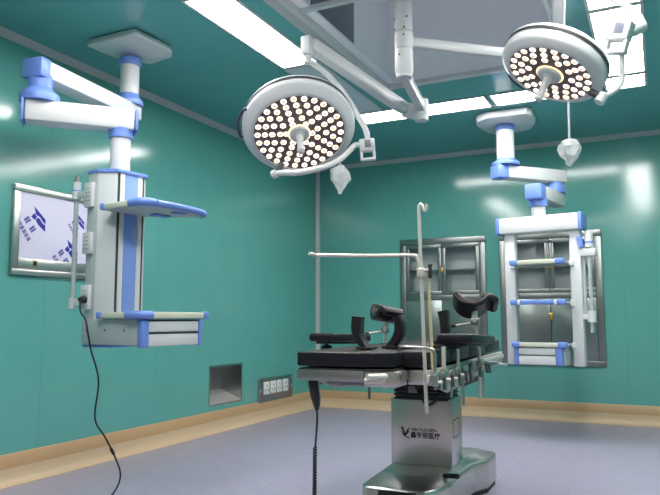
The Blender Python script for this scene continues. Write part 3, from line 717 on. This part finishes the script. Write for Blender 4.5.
b = MB(); b.tube([(.34, 1.12, .225), (.425, 1.09, .235)], .013, M['black'], 10); b.build('brake_lever', bs)
cl = S(MB(), (-.01, 1.27, .235), (.352, 1.535, .612), M['steel'], .006).build('column_cover', t)
# maker's mark on the column: the emblem and two lines of lettering
FR = Matrix.Translation((0, 1.268, 0)) @ Matrix.Rotation(PI / 2, 4, 'X')
text_part('XIN YUCHEN', .025, M['sign'], cl, Matrix.Translation((.112, 1.2685, .4265)) @ Matrix.Rotation(PI / 2, 4, 'X'), 'printed_lettering', .0007, 1.0)
text_part('鑫宇辰医疗', .037, M['sign'], cl, Matrix.Translation((.108, 1.2685, .391)) @ Matrix.Rotation(PI / 2, 4, 'X'), 'printed_lettering', .0018, .95)
b = MB()
def em(pts): b.flat([(x, 1.2683, z) for x, z in pts], M['sign'])
em([(.050, .447), (.064, .447), (.078, .412), (.094, .440), (.106, .446), (.082, .398), (.074, .398)])
em([(.094, .428), (.104, .424), (.088, .404), (.082, .408)])
em([(.055, .425), (.062, .405), (.078, .39), (.098, .383), (.108, .386), (.084, .394), (.068, .408)])
b.build('printed_emblem', cl)
b = MB()
for q, w in ((.49, .15), (.392, .14)): S(b, (.3525, 1.30, q), (.3535, 1.30 + w, q + .005), M['sign'])
S(b, (.3525, 1.30, .395), (.3535, 1.303, .49), M['sign']); S(b, (.3525, 1.447, .395), (.3535, 1.45, .49), M['sign'])
b.build('side_label', cl)
bw = MB()
for k in range(6): z = .605 + k * .022; S(bw, (.015, 1.25, z), (.335, 1.54, z + .013), M['black'], .005)
S(bw, (.025, 1.26, .605), (.325, 1.53, .75), M['black']); bw.build('bellows', t)
tb = S(MB(), (-.02, 1.16, .70), (.46, 1.60, .815), M['black'], .01).build('tilt_block', t)
S(MB(), (-.10, 1.18, .675), (-.012, 1.3, .735), M['black'], .008).build('motor_cover', t)
S(MB(), (.105, 1.245, .645), (.165, 1.252, .685), M['boot'], .002).build('rating_plate', t)
MB().tube([(.15, 1.24, .69), (.20, 1.23, .60), (.235, 1.23, .585), (.28, 1.235, .625), (.33, 1.24, .70)], .006, M['black'], 8, smooth=5).build('hose', t)
# top: side skirts, deck, rails
fr = MB()
W = .53
S(fr, (.0, .0, .817), (.30, .02, .862), M['dull_steel'], .003)
S(fr, (0, .02, .82), (.40, .22, .845), M['dull_steel'], .003)
S(fr, (.02, .2, .82), (W - .02, 1.9, .85), M['dull_steel'], .003)
fr.build('deck_frame', t)
MB().prism([(.005, .005), (.30, .005), (.41, .05), (.41, .19), (.005, .19)], .858, .868, M['black'], .002).build('cushion_board', t)
def sideplate(u):
    mx = Matrix.Translation((u, 0, 0)) @ Matrix(((0, 0, 1, 0), (1, 0, 0, 0), (0, 1, 0, 0), (0, 0, 0, 1)))
    return MB().prism([(.10, .862), (.10, .805), (.22, .79), (.42, .745), (.62, .75), (1.9, .80), (1.91, .86)], -.006, .006, M['plate'], .002, mx).build('side_plate', t)
sideplate(W + .004); sideplate(.006)
S(MB(), (.30, .0, .80), (.44, .14, .86), M['steel'], .006).build('joint_block', t)
S(MB(), (.44, .15, .80), (W - .02, .175, .86), M['steel'], .004).build('front_plate', t)
for u in (W + .024, -.024):
    rl = S(MB(), (u - .004, .04 if u > 0 else .17, .822), (u + .004, 1.86, .848), M['chrome'], .002).build('side_rail', t)
    m = MB()
    for v in (.26, .75, 1.2, 1.7): m.tube([(u, v, .835), (u + (-.022 if u > 0 else .022), v, .835)], .008, M['chrome'], 10)
    m.build('rail_spacer', rl)
S(MB(), (-.005, .3, .765), (.26, .86, .815), M['boot'], .02).build('head_bracket', t)
b = MB(); b.tube([(.335, -.05, .842), (.42, .035, .842)], .014, M['chrome'], 14); b.tube([(.42, .035, .842), (.435, .05, .842)], .017, M['darksteel'], 14); b.build('lock_lever', t)
b = MB(); b.tube([(.31, -.02, .825), (.39, .0, .825)], .012, M['chrome'], 12); b.build('lock_lever', t)
# cushions
MB().prism([(.0, .0), (.292, .0), (.41, .052), (.41, .172), (0, .172)], .876, .935, M['leather'], .007).build('end_cushion', t)
for v0, v1 in ((.178, .56), (.568, .98), (.988, 1.44), (1.448, 1.915)):
    S(MB(), (.002, v0, .868), (.522, v1, .935), M['leather'], .009).build('cushion', t)

def T(name, label, cat, loc, group=None):
    """accessory whose base point is given in the table's own axes"""
    p = Matrix.Translation(TO) @ Matrix.Rotation(TR, 4, 'Z') @ V(loc)
    return thing(name, label, cat, p, TR, group)
def clamp(root, o, u, v, z=.832, side=1, knob=True):
    """rail clamp on the side rail"""
    m = MB(); m.box(V((u - side * .004, v, z)) - o, (.03, .036, .044), M['dull_steel'], .008); m.tube([V((u, v, z - .028)) - o, V((u, v, z + .028)) - o], .014, M['steel'], 12)
    c = m.build('rail_clamp', root)
    if knob:
        m = MB(); m.tube([V((u + side * .012, v, z - .012)) - o, V((u + side * .036, v, z - .012)) - o], .007, M['chrome'], 10)
        m.tube([V((u + side * .034, v, z + .006)) - o, V((u + side * .04, v - .008, z - .04)) - o], .007, M['darksteel'], 10); m.build('clamp_knob', c)
    return c
RU = W + .044; LU = -.044

# anaesthesia screen: upright with hook top, cross rod, second short upright
o = V((.535, .14, .70)); r = T('anaesthesia_screen', 'tall chrome L shaped anaesthesia screen rod clamped at the near right of the table', 'screen frame', o)
q = lambda *p: V(p) - o
clamp(r, o, .535, .14, .832, 1)
MB().tube([q(.520, .14, .69), q(.513, .14, .95), q(.506, .14, 1.28)], .008, M['chrome'], 12).build('upright', r)
MB().tube([q(.510, .143, 1.24), q(.503, .143, 1.35), q(.500, .143, 1.525), q(.501, .143, 1.545), q(.508, .143, 1.552), q(.515, .143, 1.545), q(.519, .143, 1.528), q(.527, .143, 1.522), q(.533, .143, 1.532), q(.534, .143, 1.55)], .0075, M['chrome'], 10).build('hook_rod', r)
MB().tube([q(.500, .14, 1.24), q(.498, .14, 1.30), q(.490, .14, 1.325), q(.470, .14, 1.336), q(.30, .14, 1.341), q(.06, .14, 1.353), q(.025, .14, 1.353), q(.012, .10, 1.36)], .0085, M['chrome'], 10, smooth=3).build('cross_rod', r)
b = MB(); b.box(q(.508, .14, 1.262), (.034, .034, .04), M['chrome'], .006); b.tube([q(.52, .135, 1.268), q(.545, .125, 1.272)], .007, M['chrome'], 10); b.build('rod_clamp', r)
b = MB(); b.box(q(.548, .125, 1.262), (.014, .014, .05), M['black'], .004); b.tube([q(.542, .125, 1.29), q(.556, .125, 1.292)], .008, M['black'], 8); b.build('clamp_knob', r)
MB().tube([q(.530, .16, 1.26), q(.540, .16, .95), q(.543, .16, .86)], .0065, M['goldrod'], 10).build('side_rod', r)

# low guard loop on the near right corner
o = V((.56, .08, .80)); r = T('guard_rail', 'low chrome hoop bent over the near right edge of the cushions', 'guard rail', o)
q = lambda *p: V(p) - o
MB().tube([q(RU, .08, .79), q(RU, .08, .93), q(RU - .008, .08, .948), q(RU - .03, .08, .955), q(.50, .09, .955), q(.43, .12, .955), q(.415, .13, .952), q(.41, .14, .944)], .0065, M['dull_steel'], 10).build('hoop', r)
clamp(r, o, RU, .08)

# arm boards
def pad_board(o, r, c, size, pitch, yaw, posts, side):
    R = Euler((pitch, 0, yaw)).to_matrix()
    MB().box(V(c) - o, size, M['leather'], .014, R).build('pad', r)
    MB().box(V(c) - o - R @ V((0, 0, size[2] / 2 + .006)), (size[0] * .6, size[1] * .9, .012), M['black'], .003, R).build('pad_board', r)
    for u, v, zt in posts:
        MB().tube([V((u, v, .80)) - o, V((u, v, zt)) - o], .009, M['chrome'], 10).build('post', r); clamp(r, o, u, v, .832, side)
o = V((.60, .35, .80)); r = T('arm_board', 'black padded arm board along the right edge of the table', 'arm board', o, 'arm boards of the operating table')
pad_board(o, r, (.582, .67, .974), (.16, .58, .044), -.035, 0, [(RU, .22, .955), (RU, .48, .95)], 1)
b = MB(); b.box(V((.565, .48, .945)) - o, (.06, .05, .016), M['black'], .004); b.build('pivot', r)
o = V((-.13, .6, .80)); r = T('arm_board', 'black padded arm board beyond the left edge of the table', 'arm board', o, 'arm boards of the operating table')
pad_board(o, r, (-.125, .80, .972), (.145, .56, .042), -.03, .02, [(LU, .90, .955)], -1)
b = MB(); b.tube([V((-.155, .66, .95)) - o, V((-.155, .66, .92)) - o], .012, M['black'], 10); b.tube([V((-.155, .66, .935)) - o, V((-.155, .66, .915)) - o], .028, M['black'], 14); b.build('pivot_knob', r)
b = MB(); b.bar(V((-.15, .58, .90)) - o, V((LU, .95, .90)) - o, .03, .012, M['chrome'], .003); b.build('support_bar', r)
b = MB(); b.tube([V((LU, .52, .83)) - o, V((LU, .52, .74)) - o], .006, M['darksteel'], 10); b.tube([V((-.06, .40, .80)) - o, V((-.06, .40, .775)) - o], .01, M['black'], 10); b.tube([V((-.06, .40, .782)) - o, V((-.06, .40, .765)) - o], .03, M['black'], 14); b.build('lock_knob', r)
# body supports: curved upright pads
def support(c, prof, depth, label):
    o = V((c[0], c[1], .937)); r = T('body_support', label, 'body support', o, 'curved body supports')
    t_ = MB(); i = t_.mi(M['pad']); n = len(prof); A = []; B_ = []
    A = catmull([V((p[0], 0, p[1])) for p in prof], 5); N = len(A); th = .5
    wds = [p[2] for p in prof]; import itertools
    def wid(k): f = k / (N - 1) * (n - 1); a = int(min(n - 2, f)); return wds[a] + (wds[a + 1] - wds[a]) * (f - a)
    ring = []
    for k, p in enumerate(A):
        d = (A[min(k + 1, N - 1)] - A[max(k - 1, 0)]).normalized(); nr = V((d.z, 0, -d.x)) * wid(k) / 2
        ring.append([t_.bm.verts.new(V(p) + nr * sx + V((0, sy * depth / 2, 0))) for sx, sy in ((-1, -.75), (-.7, -1), (.7, -1), (1, -.75), (1, .75), (.7, 1), (-.7, 1), (-1, .75))])
    for a, b in zip(ring, ring[1:]):
        for j in range(8): t_.bm.faces.new((a[j], a[(j + 1) % 8], b[(j + 1) % 8], b[j]))
    t_.bm.faces.new(ring[0][::-1]); t_.bm.faces.new(ring[-1])
    t_.build('pad', r)
    return o, r
o, r = support((.19, .25), [(.035, .004, .022), (.012, .03, .034), (-.008, .065, .042), (-.012, .10, .046), (-.008, .145, .046)], .06, 'curved black body support pad nearest the left end of the table')
MB().box((.03, 0, .006), (.07, .09, .01), M['black'], .003).build('foot', r)
o, r = support((.315, .40), [(-.045, .004, .022), (-.012, .03, .04), (.012, .07, .046), (.014, .11, .042), (.004, .148, .034)], .06, 'curved black body support pad beside the left leg holder')
MB().box((.01, .02, .006), (.15, .11, .012), M['black'], .003).build('foot', r)
o, r = support((.49, .60), [(-.035, .004, .06), (-.012, .03, .05), (.002, .07, .042), (0, .12, .042), (-.008, .172, .046)], .06, 'curved black body support pad behind the right arm board')
MB().box((-.03, 0, .006), (.075, .1, .012), M['black'], .003).build('foot', r)

# leg holders (knee crutches on posts)
def leg_holder(u, v, c, yaw, roll, label, side, pitch=-28, Rr=.08):
    o = V((u, v, .66)); r = T('leg_holder', label, 'leg holder', o, 'knee crutch leg holders')
    R = Euler((math.radians(pitch), math.radians(roll), math.radians(yaw))).to_matrix(); ctr = V(c) - o
    Ln = .16
    def fn(a, b):
        # a around the trough, b along it; the far flank ends in a flat wing
        e = b - .5; w = Ln * (1 - .30 * abs(2 * a - 1) ** 2.5)
        if a <= .74: ang = math.radians(-84 + 150 * a / .74); x = Rr * math.sin(ang); z = -Rr * math.cos(ang)
        else: k = (a - .74) / .26; x = Rr * math.sin(math.radians(66)) + .058 * k; z = -Rr * math.cos(math.radians(66)) + .030 * k - .052 * k * k
        return R @ V((x - .02, e * w, z)) + ctr
    MB().sheet(fn, 20, 10, M['pad']).build('knee_rest', r, solid=.036, sub=1)
    bot = ctr + R @ V((0, 0, -Rr - .012))
    b = MB(); b.tube([bot + V((0, 0, .01)), bot - V((0, 0, .055))], .016, M['chrome'], 12); b.box(bot - V((0, 0, .05)), (.045, .03, .035), M['dull_steel'], .006); b.build('ball_joint', r)
    b = MB(); b.tube([bot - V((.02, 0, .058)), bot - V((.10, 0, .07))], .006, M['chrome'], 10); b.tube([bot - V((.10, 0, .07)), bot - V((.125, 0, .073))], .010, M['black'], 10); b.build('locking_lever', r)
    b = MB(); b.tube([bot - V((0, 0, .06)), V((u, v, .90)) - o, V((u, v, .66)) - o], .009, M['chrome'], 12); b.build('post', r)
    clamp(r, o, u, v, .832, side)
    return o, r
leg_holder(RU, .98, (RU - .015, .98, 1.188), 14, 4, 'black knee crutch leg holder on the right side of the table', 1)
leg_holder(LU, 1.27, (LU + .035, 1.24, 1.160), -52, 4, 'black knee crutch leg holder on the left side of the table, before the bare wall', -1, -10, .094)

# spare rail clamps with hanging rods on the right rail
def rail_socket(v, length, label, lever=False):
    o = V((RU, v, .832 - length)); r = T('rail_socket', label, 'rail clamp', o, 'empty clamps on the right rail')
    clamp(r, o, RU, v, .826)
    MB().tube([V((RU, v, .86)) - o, V((RU, v, .832 - length)) - o], .006, M['dull_steel'], 10).build('rod', r)
    if lever:
        b = MB(); b.tube([V((RU + .02, v, .83)) - o, V((RU + .05, v + .12, .828)) - o], [.017, .014], M['dull_steel'], 12); b.tube([V((RU + .05, v + .12, .828)) - o, V((RU + .085, v + .26, .815)) - o], [.008, .006], M['chrome'], 10); b.build('lever', r)
rail_socket(.35, .10, 'short rod in a rail clamp between the two posts of the right arm board')
rail_socket(.58, .16, 'long rod in a rail clamp just beyond the second post of the right arm board')
rail_socket(.80, .06, 'short rail clamp just before the right leg holder post')
rail_socket(1.06, .15, 'long lever rail clamp beyond the right leg holder post, pointing away', True)
o = V((LU, 1.0, .63)); r = T('rail_socket', 'dark rod hanging below the far left rail by the column', 'rail clamp', o)
clamp(r, o, LU, 1.0, .83, -1); MB().tube([V((LU, 1.0, .86)) - o, V((LU, 1.0, .63)) - o], .0075, M['darksteel'], 10).build('rod', r)

# hand control hanging at the near left end
o = V((.06, .03, .0)); r = T('hand_control', 'black hand control hanging from the near left end of the table on a coiled cord', 'remote control', (.06, .05, 0)); o = V((.06, .05, 0))
q = lambda *p: V(p) - o
MB().tube([q(.056, .04, .82), q(.058, .04, .80), q(.066, .04, .75), q(.074, .04, .71), q(.075, .04, .69)], [.019, .021, .02, .014, .007], M['black'], 14).build('handset', r)
b = MB(); b.bar(q(.075, .05, .815), q(.085, .05, .72), .016, .006, M['palegrey'], .002); b.build('hanger', r)
MB().tube([q(.075, .04, .69), q(.076, .04, .65), q(.070, .04, .57), q(.067, .04, .54)], .0045, M['black'], 8, smooth=4).build('cable', r)
m = MB(); pts = []
for k in range(529):
    f = k / 528; a = f * 2 * PI * 44; z = .54 - f * .50
    pts.append(q(.066 - .006 * f + .005 * math.cos(a), .04 + .005 * math.sin(a), z))
m.tube(pts, .0050, M['black'], 6); m.build('coiled_cord', r)
MB().tube([q(.068, .04, .04), q(.08, .10, .008), q(.10, .3, .006), q(.13, .6, .006), q(.16, .85, .05)], .006, M['black'], 8, smooth=5).build('cable', r)

# ------------------------------------------------------------------ world, camera, colour
w = bpy.data.worlds.new('room'); bpy.context.scene.world = w; w.use_nodes = True
w.node_tree.nodes['Background'].inputs[0].default_value = (.5, .55, .6, 1); w.node_tree.nodes['Background'].inputs[1].default_value = .05
cam = bpy.data.cameras.new('camera'); cam.sensor_width = 36; cam.lens = 36 * 672.35 / 660; cam.clip_start = .05
co = bpy.data.objects.new('camera', cam); COL.objects.link(co)
fw = V((-.43500989, .8941517, .10610906)); rt = V((.89912969, .43767741, -.00207051)); up = rt.cross(fw)
co.matrix_world = Matrix.Translation((3.86389, -7.57085, 1.07003)) @ Matrix((rt, up, -fw)).transposed().to_4x4()
sc = bpy.context.scene; sc.camera = co
sc.view_settings.view_transform = 'Standard'; sc.view_settings.look = 'None'; sc.view_settings.gamma = 1; sc.view_settings.use_curve_mapping = False
sc.view_settings.exposure = 0.0
sc.cycles.max_bounces = 10; sc.cycles.diffuse_bounces = 6; sc.cycles.glossy_bounces = 5; sc.cycles.transparent_max_bounces = 12
sc.cycles.sample_clamp_indirect = 6; sc.cycles.caustics_reflective = False
sc.cycles.use_denoising = True
